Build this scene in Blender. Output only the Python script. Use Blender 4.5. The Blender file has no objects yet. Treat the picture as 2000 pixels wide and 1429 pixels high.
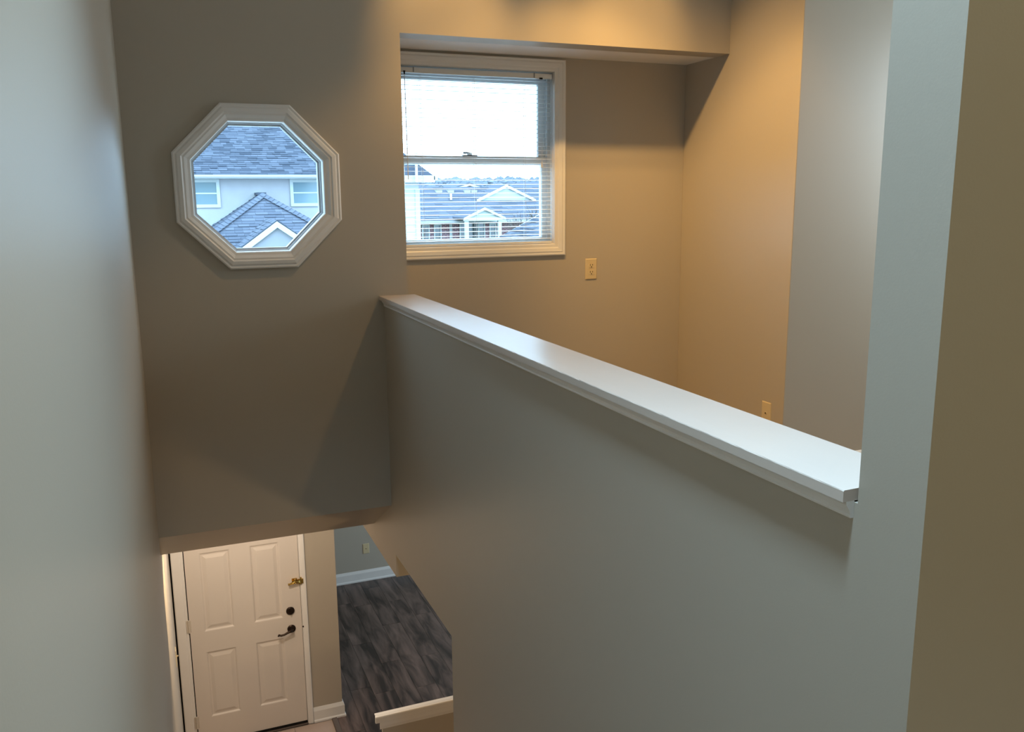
import bpy, bmesh, math, random
from mathutils import Vector, Matrix

random.seed(7)
SC = bpy.context.scene
COL = SC.collection
PI = math.pi

# ------------------------------------------------------------------ camera
cam_data = bpy.data.cameras.new('camera')
cam_data.sensor_width = 36.0
cam_data.lens = 1695.3167 / 2000 * 36.0
cam_data.clip_start = 0.01
cam_data.clip_end = 2000
cam = bpy.data.objects.new('camera', cam_data)
COL.objects.link(cam)
YAW, PITCH, ROLL = 0.38392617, 0.19057303, -0.00823605
fw = Vector((math.sin(YAW) * math.cos(PITCH), math.cos(YAW) * math.cos(PITCH), -math.sin(PITCH)))
rt = Vector((math.cos(YAW), -math.sin(YAW), 0))
up = rt.cross(fw)
rt2 = rt * math.cos(ROLL) + up * math.sin(ROLL)
up2 = up * math.cos(ROLL) - rt * math.sin(ROLL)
cam.matrix_world = Matrix(((rt2.x, up2.x, -fw.x, 0), (rt2.y, up2.y, -fw.y, 0), (rt2.z, up2.z, -fw.z, 0), (0, 0, 0, 1)))
SC.camera = cam

# ------------------------------------------------------------------ world, exposure
world = bpy.data.worlds.new('overcast_sky')
SC.world = world
world.use_nodes = True
bg = world.node_tree.nodes['Background']
bg.inputs[0].default_value = (0.46, 0.74, 1.0, 1)
bg.inputs[1].default_value = 8.2
SC.view_settings.view_transform = 'Standard'
SC.view_settings.look = 'None'
SC.view_settings.exposure = 0.0
SC.view_settings.gamma = 1.0
SC.view_settings.use_curve_mapping = False


def lamp(name, kind, loc, energy, color, target=None, size=0.1, size_y=None, spot=None, blend=0.3, spread=None):
    d = bpy.data.lights.new(name, kind)
    d.energy = energy
    d.color = color
    if kind == 'AREA':
        d.size = size
        if size_y:
            d.shape = 'RECTANGLE'
            d.size_y = size_y
        if spread:
            d.spread = spread
    else:
        d.shadow_soft_size = size
    if kind == 'SPOT':
        d.spot_size = spot
        d.spot_blend = blend
    o = bpy.data.objects.new(name, d)
    COL.objects.link(o)
    o.location = loc
    if target is not None:
        o.rotation_euler = (Vector(target) - Vector(loc)).to_track_quat('-Z', 'Y').to_euler()
    return o


WARM = (1.0, 0.58, 0.19)
# assumed loft ceiling fixture: downlight, added fill spot for the alcove walls, two narrow heads washing the header
lamp('assumed_loft_bulb', 'SPOT', (1.87, 3.18, 1.66), 52, WARM, (1.87, 3.18, 0), size=0.045, spot=math.radians(103), blend=0.3)
lamp('loft_alcove_fill', 'SPOT', (1.26, 3.18, 1.66), 205, WARM, (2.85, 3.70, -0.50), size=0.045, spot=math.radians(68), blend=0.9)
lamp('assumed_loft_head', 'SPOT', (1.36, 3.34, 1.66), 58, WARM, (1.30, 4.0, 0.86), size=0.03, spot=math.radians(42), blend=0.9)
lamp('assumed_loft_head', 'SPOT', (2.24, 3.34, 1.66), 34, WARM, (2.29, 4.0, 0.86), size=0.03, spot=math.radians(40), blend=0.9)
# added cool fill by the right loft wall, no window built there
lamp('loft_side_fill', 'AREA', (4.55, 2.80, 0.25), 48, (0.74, 0.90, 1.0), (0.0, 2.2, -0.2), size=1.0, size_y=1.3)
# assumed stairwell ceiling light over the stairs, cool white
lamp('assumed_stairwell_light', 'AREA', (0.53, 0.88, 1.76), 28, (0.52, 0.78, 1.0), (0.53, 0.88, 0), size=0.26, size_y=0.26, spread=math.radians(98))
# added fill behind the camera to brighten the hall wall
lamp('hall_fill', 'SPOT', (1.9, -1.0, 1.76), 90, (1.0, 0.87, 0.50), (1.9, -1.0, 0), size=0.12, spot=math.radians(140), blend=0.4)
# assumed entry light, added spot brightening the side wall, assumed pendant under the loft
lamp('assumed_foyer_light', 'SPOT', (0.45, 5.5, -1.80), 60, (1.0, 0.83, 0.67), (0.45, 5.5, -4), size=0.08, spot=math.radians(170), blend=0.3)
lamp('foyer_wall_fill', 'SPOT', (0.20, 4.72, -1.735), 46, (1.0, 0.72, 0.42), (0.20, 4.72, -4), size=0.05, spot=math.radians(150), blend=0.2)
lamp('assumed_pendant_light', 'POINT', (2.0, 2.33, -2.42), 24, (1.0, 0.66, 0.32), size=0.07)
# added area light in place of daylight; the living room wall has no opening
lamp('living_side_fill', 'AREA', (4.52, 7.4, -3.0), 55, (0.60, 0.82, 1.0), (1.5, 7.4, -3.2), size=1.8, size_y=1.4)

# ------------------------------------------------------------------ materials
def mat(name, color, rough=0.6, spec=0.5, metal=0.0, var=0.0, vscale=6.0, bump=0.0, bscale=200.0, coat=0.0):
    m = bpy.data.materials.new(name)
    m.use_nodes = True
    nt = m.node_tree
    b = nt.nodes['Principled BSDF']
    b.inputs['Base Color'].default_value = (*color, 1)
    b.inputs['Roughness'].default_value = rough
    b.inputs['Specular IOR Level'].default_value = spec
    b.inputs['Metallic'].default_value = metal
    b.inputs['Coat Weight'].default_value = coat
    tc = nt.nodes.new('ShaderNodeTexCoord')
    if var:
        n = nt.nodes.new('ShaderNodeTexNoise')
        n.inputs['Scale'].default_value = vscale
        n.inputs['Detail'].default_value = 4
        nt.links.new(tc.outputs['Object'], n.inputs['Vector'])
        r = nt.nodes.new('ShaderNodeMapRange')
        r.inputs['To Min'].default_value = 1 - var
        r.inputs['To Max'].default_value = 1 + var
        nt.links.new(n.outputs['Fac'], r.inputs['Value'])
        x = nt.nodes.new('ShaderNodeMix')
        x.data_type = 'RGBA'
        x.blend_type = 'MULTIPLY'
        x.inputs['Factor'].default_value = 1
        x.inputs['A'].default_value = (*color, 1)
        nt.links.new(r.outputs['Result'], x.inputs['B'])
        nt.links.new(x.outputs['Result'], b.inputs['Base Color'])
    if bump:
        n2 = nt.nodes.new('ShaderNodeTexNoise')
        n2.inputs['Scale'].default_value = bscale
        n2.inputs['Detail'].default_value = 2
        nt.links.new(tc.outputs['Object'], n2.inputs['Vector'])
        bp = nt.nodes.new('ShaderNodeBump')
        bp.inputs['Strength'].default_value = bump
        bp.inputs['Distance'].default_value = 0.002
        nt.links.new(n2.outputs['Fac'], bp.inputs['Height'])
        nt.links.new(bp.outputs['Normal'], b.inputs['Normal'])
    return m


def glass_mat(name, tint=(1, 1, 1), refl=1.0):
    m = bpy.data.materials.new(name)
    m.use_nodes = True
    nt = m.node_tree
    nt.nodes.remove(nt.nodes['Principled BSDF'])
    out = nt.nodes['Material Output']
    t = nt.nodes.new('ShaderNodeBsdfTransparent')
    t.inputs[0].default_value = (*tint, 1)
    g = nt.nodes.new('ShaderNodeBsdfGlossy')
    g.inputs['Roughness'].default_value = 0.02
    f = nt.nodes.new('ShaderNodeFresnel')
    f.inputs['IOR'].default_value = 1.45
    mx = nt.nodes.new('ShaderNodeMixShader')
    nt.links.new(f.outputs[0], mx.inputs[0])
    nt.links.new(t.outputs[0], mx.inputs[1])
    nt.links.new(g.outputs[0], mx.inputs[2])
    nt.links.new(mx.outputs[0], out.inputs['Surface'])
    return m


def attr_mat(name, dark, light, rough=0.9, spec=0.2):
    """two tones mixed by each piece's own random tint"""
    m = mat(name, dark, rough, spec)
    nt = m.node_tree
    a = nt.nodes.new('ShaderNodeAttribute')
    a.attribute_name = 'tint'
    x = nt.nodes.new('ShaderNodeMix')
    x.data_type = 'RGBA'
    x.inputs['A'].default_value = (*dark, 1)
    x.inputs['B'].default_value = (*light, 1)
    nt.links.new(a.outputs['Fac'], x.inputs['Factor'])
    nt.links.new(x.outputs['Result'], nt.nodes['Principled BSDF'].inputs['Base Color'])
    return m


def wood_mat(name, dark, light):
    m = mat(name, dark, 0.34, 0.5)
    nt = m.node_tree
    b = nt.nodes['Principled BSDF']
    geo = nt.nodes.new('ShaderNodeNewGeometry')
    oi = nt.nodes.new('ShaderNodeObjectInfo')
    mp = nt.nodes.new('ShaderNodeMapping')
    mp.inputs['Scale'].default_value = (5.0, 0.9, 1.0)
    sc = nt.nodes.new('ShaderNodeVectorMath')
    sc.operation = 'ADD'
    mu = nt.nodes.new('ShaderNodeVectorMath')
    mu.operation = 'SCALE'
    mu.inputs[0].default_value = (13, 29, 7)
    nt.links.new(oi.outputs['Random'], mu.inputs['Scale'])
    nt.links.new(geo.outputs['Position'], sc.inputs[0])
    nt.links.new(mu.outputs[0], sc.inputs[1])
    nt.links.new(sc.outputs[0], mp.inputs['Vector'])
    n = nt.nodes.new('ShaderNodeTexNoise')
    n.inputs['Scale'].default_value = 2.2
    n.inputs['Detail'].default_value = 3
    n.inputs['Roughness'].default_value = 0.6
    n.inputs['Distortion'].default_value = 0.6
    nt.links.new(mp.outputs[0], n.inputs['Vector'])
    ad = nt.nodes.new('ShaderNodeMath')
    ad.operation = 'MULTIPLY_ADD'
    nt.links.new(oi.outputs['Random'], ad.inputs[0])
    ad.inputs[1].default_value = 0.05
    nt.links.new(n.outputs['Fac'], ad.inputs[2])
    rp = nt.nodes.new('ShaderNodeValToRGB')
    rp.color_ramp.elements[0].position = 0.38
    rp.color_ramp.elements[0].color = (*dark, 1)
    rp.color_ramp.elements[1].position = 0.78
    rp.color_ramp.elements[1].color = (*light, 1)
    nt.links.new(ad.outputs[0], rp.inputs[0])
    nt.links.new(rp.outputs[0], b.inputs['Base Color'])
    return m


def brick_mat(name):
    m = mat(name, (0.3, 0.1, 0.08), 0.9, 0.2)
    nt = m.node_tree
    tc = nt.nodes.new('ShaderNodeTexCoord')
    mp = nt.nodes.new('ShaderNodeMapping')
    mp.inputs['Rotation'].default_value = (PI / 2, 0, 0)
    br = nt.nodes.new('ShaderNodeTexBrick')
    br.inputs['Color1'].default_value = (0.20, 0.075, 0.085, 1)
    br.inputs['Color2'].default_value = (0.12, 0.05, 0.06, 1)
    br.inputs['Mortar'].default_value = (0.36, 0.30, 0.32, 1)
    br.inputs['Scale'].default_value = 1.0
    br.inputs['Brick Width'].default_value = 0.22
    br.inputs['Row Height'].default_value = 0.075
    br.inputs['Mortar Size'].default_value = 0.010
    nt.links.new(tc.outputs['Object'], mp.inputs[0])
    nt.links.new(mp.outputs[0], br.inputs['Vector'])
    nt.links.new(br.outputs['Color'], nt.nodes['Principled BSDF'].inputs['Base Color'])
    return m


M = dict(
    paint=mat('greige_eggshell_paint', (0.47, 0.42, 0.345), 0.39, 0.48, var=0.03, vscale=1.3, bump=0.05, bscale=260),
    ceiling=mat('ceiling_white', (0.82, 0.80, 0.78), 0.9, 0.2),
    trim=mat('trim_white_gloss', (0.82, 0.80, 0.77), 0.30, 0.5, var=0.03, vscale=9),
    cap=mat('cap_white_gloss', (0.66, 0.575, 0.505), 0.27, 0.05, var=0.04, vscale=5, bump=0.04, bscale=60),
    door=mat('door_white_paint', (0.74, 0.68, 0.62), 0.40, 0.45, var=0.02, vscale=4),
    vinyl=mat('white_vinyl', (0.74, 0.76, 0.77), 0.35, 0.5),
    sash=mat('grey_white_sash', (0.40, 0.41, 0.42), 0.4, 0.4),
    slat=mat('white_slat_enamel', (0.82, 0.82, 0.80), 0.35, 0.5),
    glass=glass_mat('window_glass'),
    dark=mat('black_recess', (0.012, 0.011, 0.010), 0.7, 0.2),
    bronze=mat('oil_rubbed_bronze', (0.045, 0.030, 0.022), 0.32, 0.5, metal=0.85),
    brass=mat('polished_brass', (0.62, 0.42, 0.12), 0.22, 0.5, metal=1.0),
    hinge=mat('painted_hinge', (0.62, 0.56, 0.48), 0.4),
    almond=mat('almond_plastic', (0.66, 0.54, 0.33), 0.35, 0.5),
    cord=mat('white_cord', (0.75, 0.75, 0.74), 0.7),
    wand=mat('clear_grey_plastic', (0.30, 0.33, 0.36), 0.25),
    carpet=mat('beige_carpet', (0.38, 0.32, 0.26), 0.95, 0.1, var=0.15, vscale=80),
    plank=wood_mat('dark_vinyl_plank', (0.028, 0.018, 0.015), (0.210, 0.140, 0.116)),
    grout=mat('grout', (0.30, 0.25, 0.21), 0.9),
    tile=mat('pinkish_beige_tile', (0.48, 0.36, 0.29), 0.35, 0.5, var=0.12, vscale=7),
    strip=mat('brown_transition_strip', (0.13, 0.10, 0.085), 0.4, 0.5),
    shade=mat('lamp_black', (0.03, 0.03, 0.03), 0.5),
    shingle=attr_mat('grey_asphalt_shingle', (0.038, 0.046, 0.064), (0.082, 0.092, 0.118)),
    shingle2=attr_mat('dark_asphalt_shingle', (0.066, 0.075, 0.098), (0.098, 0.107, 0.134)),
    stucco=mat('grey_stucco', (0.37, 0.36, 0.375), 0.9, 0.2, var=0.08, vscale=3),
    stucco2=mat('grey_blue_stucco', (0.26, 0.26, 0.28), 0.9, 0.2, var=0.06, vscale=3),
    fascia=mat('white_fascia', (0.44, 0.46, 0.45), 0.6),
    siding=mat('white_siding', (0.36, 0.40, 0.39), 0.6),
    gutter=mat('grey_gutter', (0.34, 0.34, 0.34), 0.5),
    pane=mat('dark_outside_pane', (0.05, 0.06, 0.065), 0.06, 0.6),
    blindpane=mat('pane_with_drawn_shade', (0.15, 0.22, 0.25), 0.12, 0.6),
    brick=brick_mat('red_brick'),
    grass=mat('winter_grass', (0.10, 0.11, 0.06), 0.95, 0.1, var=0.3, vscale=0.3),
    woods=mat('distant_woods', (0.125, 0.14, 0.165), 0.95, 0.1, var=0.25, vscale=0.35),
    bark=mat('bare_bark', (0.09, 0.075, 0.065), 0.9, 0.1),
    pipe=mat('white_vent_pipe', (0.6, 0.6, 0.58), 0.5),
)
# glowing material for bulbs and lamp diffusers
def emis(name, color, s):
    m = bpy.data.materials.new(name)
    m.use_nodes = True
    b = m.node_tree.nodes['Principled BSDF']
    b.inputs['Emission Color'].default_value = (*color, 1)
    b.inputs['Emission Strength'].default_value = s
    return m
M['bulb'] = emis('warm_bulb', (1.0, 0.65, 0.3), 4)
M['diffuser'] = emis('cool_diffuser', (0.93, 0.97, 1.0), 3)

# ------------------------------------------------------------------ mesh helpers
class MB:
    def __init__(s):
        s.v, s.f, s.t = [], [], []

    def add(s, vs, fs, tint=0.5):
        n = len(s.v)
        s.v += [tuple(x) for x in vs]
        s.f += [tuple(i + n for i in f) for f in fs]
        s.t += [tint] * len(fs)

    def box(s, x0, x1, y0, y1, z0, z1, tint=0.5):
        vs = [(x, y, z) for z in (z0, z1) for y in (y0, y1) for x in (x0, x1)]
        s.add(vs, [(0, 2, 3, 1), (4, 5, 7, 6), (0, 1, 5, 4), (2, 6, 7, 3), (0, 4, 6, 2), (1, 3, 7, 5)], tint)
        return s

    def prism(s, pts, axis, a0, a1):
        """closed polygon pts (2D) extruded along axis from a0 to a1"""
        def P(p, a):
            return (a, p[0], p[1]) if axis == 'X' else ((p[0], a, p[1]) if axis == 'Y' else (p[0], p[1], a))
        n = len(pts)
        vs = [P(p, a0) for p in pts] + [P(p, a1) for p in pts]
        fs = [tuple(range(n)), tuple(range(2 * n - 1, n - 1, -1))]
        fs += [(i, n + i, n + (i + 1) % n, (i + 1) % n) for i in range(n)]
        s.add(vs, fs)
        return s

    def tube(s, path, r, n=10, cap=True):
        path = [Vector(p) for p in path]
        rr = r if isinstance(r, (list, tuple)) else [r] * len(path)
        d0 = (path[1] - path[0]).normalized()
        a = d0.orthogonal().normalized()
        rings = []
        for i, p in enumerate(path):
            d = (path[min(i + 1, len(path) - 1)] - path[max(i - 1, 0)]).normalized()
            a = (a - d * a.dot(d)).normalized()
            b = d.cross(a)
            rings.append([p + (a * math.cos(2 * PI * k / n) + b * math.sin(2 * PI * k / n)) * rr[i] for k in range(n)])
        vs = [v for r_ in rings for v in r_]
        fs = []
        for i in range(len(path) - 1):
            for k in range(n):
                fs.append((i * n + k, i * n + (k + 1) % n, (i + 1) * n + (k + 1) % n, (i + 1) * n + k))
        if cap:
            fs.append(tuple(range(n - 1, -1, -1)))
            fs.append(tuple((len(path) - 1) * n + k for k in range(n)))
        s.add(vs, fs)
        return s

    def lathe(s, c, axis, prof, n=24):
        """prof: (radius, offset along axis)"""
        ax = Vector(axis).normalized()
        a = ax.orthogonal().normalized()
        b = ax.cross(a)
        vs, fs = [], []
        for (r, h) in prof:
            for k in range(n):
                t = 2 * PI * k / n
                vs.append(Vector(c) + ax * h + (a * math.cos(t) + b * math.sin(t)) * r)
        for i in range(len(prof) - 1):
            for k in range(n):
                fs.append((i * n + k, i * n + (k + 1) % n, (i + 1) * n + (k + 1) % n, (i + 1) * n + k))
        fs.append(tuple(range(n - 1, -1, -1)))
        fs.append(tuple((len(prof) - 1) * n + k for k in range(n)))
        s.add(vs, fs)
        return s

    def ring(s, loops, close=False):
        """list of equal-length closed loops of 3D points, skinned in order"""
        n = len(loops[0])
        vs = [p for l in loops for p in l]
        fs = []
        m = len(loops)
        for i in range(m if close else m - 1):
            j = (i + 1) % m
            for k in range(n):
                fs.append((i * n + k, i * n + (k + 1) % n, j * n + (k + 1) % n, j * n + k))
        s.add(vs, fs)
        return s

    def build(s, name, material, parent=None, smooth=False, bevel=0.0, recalc=True):
        me = bpy.data.meshes.new(name)
        me.from_pydata([tuple(v) for v in s.v], [], s.f)
        if recalc:
            bm = bmesh.new()
            bm.from_mesh(me)
            bmesh.ops.recalc_face_normals(bm, faces=bm.faces)
            bm.to_mesh(me)
            bm.free()
        if any(t != 0.5 for t in s.t):
            at = me.attributes.new('tint', 'FLOAT', 'FACE')
            at.data.foreach_set('value', s.t)
        me.materials.append(material)
        if smooth:
            me.polygons.foreach_set('use_smooth', [True] * len(me.polygons))
        o = bpy.data.objects.new(name, me)
        COL.objects.link(o)
        if parent is not None:
            o.parent = parent
        if bevel:
            b = o.modifiers.new('bevel', 'BEVEL')
            b.width = bevel
            b.segments = 2
            b.limit_method = 'ANGLE'
            b.angle_limit = math.radians(50)
        return o


def empty(name):
    o = bpy.data.objects.new(name, None)
    o.empty_display_size = 0.1
    COL.objects.link(o)
    return o


def thing(o, label, cat, group=None):
    o['label'] = label
    o['category'] = cat
    if group:
        o['group'] = group
    return o


def struct(o, label=None):
    o['kind'] = 'structure'
    if label:
        o['label'] = label
    return o


def box(name, m, x0, x1, y0, y1, z0, z1, parent=None, bevel=0.0):
    return MB().box(x0, x1, y0, y1, z0, z1).build(name, m, parent, bevel=bevel)


def holed(name, outer, hole, y0, y1, m, bevel=0.0):
    """wall in an XZ plane: outer polygon with one hole, thickness y0..y1"""
    bm = bmesh.new()
    loops = {}
    for y in (y0, y1):
        edges = []
        for key, pts in (('o', outer), ('h', hole)):
            vs = [bm.verts.new((p[0], y, p[1])) for p in pts]
            loops[(key, y)] = vs
            for i in range(len(vs)):
                edges.append(bm.edges.new((vs[i], vs[(i + 1) % len(vs)])))
        bmesh.ops.triangle_fill(bm, use_beauty=True, use_dissolve=False, edges=edges)
    for key in ('o', 'h'):
        a, b = loops[(key, y0)], loops[(key, y1)]
        for i in range(len(a)):
            j = (i + 1) % len(a)
            bm.faces.new((a[i], a[j], b[j], b[i]))
    bmesh.ops.recalc_face_normals(bm, faces=bm.faces)
    me = bpy.data.meshes.new(name)
    bm.to_mesh(me)
    bm.free()
    me.materials.append(m)
    o = bpy.data.objects.new(name, me)
    COL.objects.link(o)
    if bevel:
        b = o.modifiers.new('bevel', 'BEVEL')
        b.width = bevel
        b.segments = 2
        b.limit_method = 'ANGLE'
        b.angle_limit = math.radians(50)
    return o


# ------------------------------------------------------------------ the setting: key planes (metres, camera eye at the origin)
XL, XH, XH2, XR = -0.097, 0.9695, 1.0845, 2.862
YF, YW = 4.0, 4.41                 # front wall face, window wall face
ZFL, ZUP, ZLC, ZCEIL = -4.205, -1.42, -1.72, 1.82
XE = 4.6                           # outer right side

struct(box('wall_left', M['paint'], -0.26, XL, -2.6, 4.03, ZFL - 0.1, ZCEIL, bevel=0.003), 'long greige wall close on the left of the stairs')
struct(box('wall_foyer', M['paint'], -0.26, -0.105, 4.03, 6.72, ZFL - 0.1, ZLC + 0.2), 'short greige side wall left of the entry door')

AP = 0.292                         # rough opening apothem of the octagon
OC = (0.434, 0.056)
def octo(ap, y):
    R = ap / math.cos(PI / 8)
    return [(OC[0] + R * math.cos(PI / 8 + k * PI / 4), y, OC[1] + R * math.sin(PI / 8 + k * PI / 4)) for k in range(8)]
front = holed('wall_front', [(XL - 0.05, -1.48), (XH2, -1.48), (XH2, 0.7352), (XR + 0.1, 0.7352), (XR + 0.1, ZCEIL), (XL - 0.05, ZCEIL)],
              [(p[0], p[2]) for p in octo(AP, 0)], YF, YF + 0.13, M['paint'])
struct(front, 'greige front wall of the stairwell with the octagonal window')
struct(box('ceiling', M['ceiling'], XH2, XR, YF + 0.002, YW, 0.7356, 0.745), 'pale soffit over the window alcove')
struct(box('wall_header', M['paint'], XH2, XR, YF + 0.13, YW, 0.745, ZCEIL))
struct(box('wall_return', M['paint'], XH2 - 0.12, XH2, YF + 0.13, YW, -1.45, ZCEIL))
W0, W1, WZ0, WZ1 = 1.165, 2.035, -0.245, 0.660
struct(holed('wall_back', [(XH2 - 0.12, ZUP - 0.05), (XR + 0.15, ZUP - 0.05), (XR + 0.15, ZCEIL), (XH2 - 0.12, ZCEIL)],
             [(W0 - 0.012, WZ0 - 0.012), (W1 + 0.012, WZ0 - 0.012), (W1 + 0.012, WZ1 + 0.012), (W0 - 0.012, WZ1 + 0.012)],
             YW, YW + 0.14, M['paint']), 'loft wall around the window with blinds')
struct(MB().prism([(XR, YW), (XR, 3.4344), (XE + 0.1, 3.4344), (XE + 0.1, 3.56), (XR + 0.12, 3.56), (XR + 0.12, YW)], 'Z', ZUP - 0.05, ZCEIL).build('wall_right', M['paint'], bevel=0.003),
       'warm lit right side wall of the loft alcove and its step back')
struct(box('wall_loft', M['paint'], XE, XE + 0.12, -2.6, 3.6, ZUP - 0.05, ZCEIL))
# half wall beside the stairs with the opening to the living room
half = MB().prism([(0.856, ZFL - 0.05), (0.856, ZCEIL), (0.9815, ZCEIL), (0.9815, -0.466), (YF + 0.02, -0.466), (YF + 0.02, -1.42), (5.0, -1.42), (5.0, -1.836), (3.95, -1.836),
                   (3.95, -1.718), (3.069, -1.718), (3.069, ZFL - 0.05)], 'X', XH, XH2).build('wall_stair', M['paint'])
struct(half, 'greige half wall beside the stairs under the white cap')
struct(box('wall_hall', M['paint'], XH2, XE + 0.1, 0.856, 0.9815, ZFL - 0.05, ZCEIL), 'greige hall wall at the right edge of the picture')
struct(box('wall_rear', M['paint'], -0.26, XE + 0.1, -2.7, -2.6, ZFL - 0.1, ZCEIL))
struct(box('ceiling.001', M['ceiling'], -0.26, XE + 0.12, -2.7, 4.55, ZCEIL, ZCEIL + 0.12))
struct(MB().prism([(YF + 0.002, -1.4805), (YW, ZLC), (4.62, ZLC), (4.62, -1.40), (YF + 0.002, -1.40)], 'X', -0.11, XH).build('ceiling.002', M['paint']),
       'sloped soffit under the front wall over the stairs')
struct(box('ceiling.003', M['ceiling'], -0.26, XE + 0.1, 4.62, 9.3, ZLC, -1.35))
struct(box('floor.002', M['carpet'], XH2, XE + 0.1, 0.98, 4.62, ZLC, ZUP), 'carpeted loft floor')
struct(box('floor.001', M['carpet'], -0.26, XE + 0.1, -2.7, 0.95, ZLC, ZUP), 'carpeted hall floor')
# lower level
struct(box('wall_entry', M['paint'], 0.845, 1.124, 6.60, 6.72, ZFL, ZLC), 'narrow wall between the entry door and the living room corner')
struct(box('wall_entry.001', M['paint'], -0.26, 0.845, 6.62, 6.72, -2.16, ZLC))
struct(box('wall_entry.002', M['paint'], 1.004, 1.124, 6.72, 9.2, ZFL, ZLC))
struct(box('wall_living', M['paint'], 1.0, XE + 0.1, 9.1, 9.22, ZFL - 0.05, ZLC), 'far living room wall above the white baseboard')
struct(box('wall_living.001', M['paint'], XE, XE + 0.12, 0.9, 9.2, ZFL - 0.05, ZLC))
struct(box('wall_outer', M['siding'], -0.26, 0.2, 6.72, 6.80, ZFL, ZLC))
# knee wall at the stair foot
knee = box('wall_knee', M['paint'], 1.052, 2.4, 4.781, 4.803, ZFL - 0.05, -3.106)
struct(knee, 'low knee wall with a white cap at the stair foot')
kt = empty('trim_2'); struct(kt, 'white cap on the low knee wall below the half wall')
MB().prism([(4.781, -3.100), (4.765, -3.103), (4.764, -3.112), (4.768, -3.148), (4.781, -3.148)], 'X', 1.008, 2.41).build('cap_board', M['trim'], kt, bevel=0.003)
MB().box(1.010, 2.41, 4.781, 4.808, -3.106, -3.1005).build('cap_top', M['trim'], kt)
MB().prism([(4.781, -3.148), (4.770, -3.148), (4.772, -3.175), (4.778, -3.198), (4.781, -3.200)], 'X', 1.036, 2.40).build('moulding', M['trim'], kt)

# stairs
st = empty('stairs'); struct(st, 'carpeted stairs going down to the entry door')
for i in range(14):
    z = ZUP - (i + 1) * 0.1857
    box('tread', M['carpet'], XL, XH, 0.95 + i * 0.25, 0.95 + (i + 1) * 0.25 + 0.02, z - 0.19, z, st)

# living room floor: planks, foyer tiles, transition strip
fl = box('floor', M['grout'], -0.26, XE + 0.1, 0.9, 9.2, ZFL - 0.12, ZFL - 0.006)
struct(fl, 'dark plank floor of the living room with tiled entry')
pw = 0.182
col = 0
x = 1.072
plank_mesh = {}
while x < 3.2:
    y = 4.92 - random.random() * 1.2
    while y < 9.08:
        L = random.choice((0.9, 1.22, 1.22))
        y0, y1 = max(y, 3.2), min(y + L, 9.09)
        if y1 - y0 > 0.05:
            w = min(pw, 3.25 - x)
            MB().box(x + 0.0012, x + w - 0.0012, y0 + 0.001, y1 - 0.001, ZFL - 0.008, ZFL + random.uniform(-0.0004, 0.0004)).build('plank', M['plank'], fl)
        y += L
    x += pw
box('transition_strip', M['strip'], 1.030, 1.070, 4.7, 6.60, ZFL - 0.006, ZFL + 0.010, fl, bevel=0.004)
ts = 0.305
for i in range(4):
    for j in range(6):
        x1 = 1.027 - i * ts
        y1 = 6.572 - j * ts
        MB().box(max(x1 - ts + 0.005, XL), x1, y1 - ts + 0.005, y1, ZFL - 0.008, ZFL + random.uniform(-0.0006, 0.0006)).build('tile', M['tile'], fl, bevel=0.0015)

# baseboards
def baseboard(name, pts, label, z0=None):
    z0 = ZFL if z0 is None else z0
    """pts: wall line on the floor; profile stands on its left side"""
    prof = [(0, 0), (0.024, 0), (0.024, 0.014), (0.016, 0.024), (0.016, 0.098), (0.010, 0.112), (0.004, 0.126), (0, 0.126)]
    mb = MB()
    P2 = [Vector(p) for p in pts]
    loops = []
    for i, p in enumerate(P2):
        n = []
        if i > 0:
            d = (p - P2[i - 1]).normalized(); n.append(Vector((d.y, -d.x)))
        if i < len(P2) - 1:
            d = (P2[i + 1] - p).normalized(); n.append(Vector((d.y, -d.x)))
        if len(n) == 2:
            m_ = (n[0] + n[1]); m_ = m_ / m_.dot(n[0])
        else:
            m_ = n[0]
        loops.append([(p.x + m_.x * a, p.y + m_.y * a, z0 + z * (1.0 if z0 == ZFL else 0.72)) for a, z in prof])
    mb.ring(loops)
    n = len(prof)
    mb.f.append(tuple(range(n))); mb.t.append(0.5)
    mb.f.append(tuple(range((len(P2) - 1) * n, len(P2) * n))); mb.t.append(0.5)
    o = mb.build(name, M['trim'])
    return struct(o, label)
baseboard('baseboard_entry', [(0.886, 6.60), (1.124, 6.60), (1.124, 9.1)], 'white baseboard wrapping the corner right of the entry door')
baseboard('baseboard_living', [(1.14, 9.1), (4.55, 9.1)], 'white baseboard along the far living room wall')

baseboard('baseboard_loft', [(XH2, YW), (XR, YW), (XR, 3.4344), (XE, 3.4344)], 'white baseboard around the loft walls below the blind window', ZUP)

# ------------------------------------------------------------------ cap of the half wall
cp = empty('trim_1'); struct(cp, 'long white painted cap running along the top of the half wall')
mb = MB()
NY = 150
loops = []
y0c, y1c = 0.9885, 4.0
for i in range(NY + 1):
    y = y0c + (y1c - y0c) * i / NY
    j = random.gauss(0, 0.0006)
    if random.random() < 0.06:
        j += 0.0025
    xl = 0.9465
    loops.append([(xl, y, -0.4632), (xl, y, -0.4458), (xl + 0.0012 + j, y, -0.4441), (XH + 0.02, y, -0.4435), (1.118, y, -0.4440), (1.122, y, -0.449), (1.122, y, -0.4632)])
mb.ring(loops)
mb.f += [tuple(range(7)), tuple(range(NY * 7, NY * 7 + 7))]; mb.t += [0.5, 0.5]
for i in range(NY):
    mb.f.append((i * 7 + 6, i * 7, (i + 1) * 7, (i + 1) * 7 + 6)); mb.t.append(0.5)
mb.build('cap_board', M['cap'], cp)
mld = [(XH, -0.4632), (XH - 0.0165, -0.4632), (XH - 0.0155, -0.469), (XH - 0.0085, -0.479), (XH - 0.0065, -0.4855), (XH - 0.0075, -0.488), (XH - 0.0060, -0.4915), (XH, -0.4915)]
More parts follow.
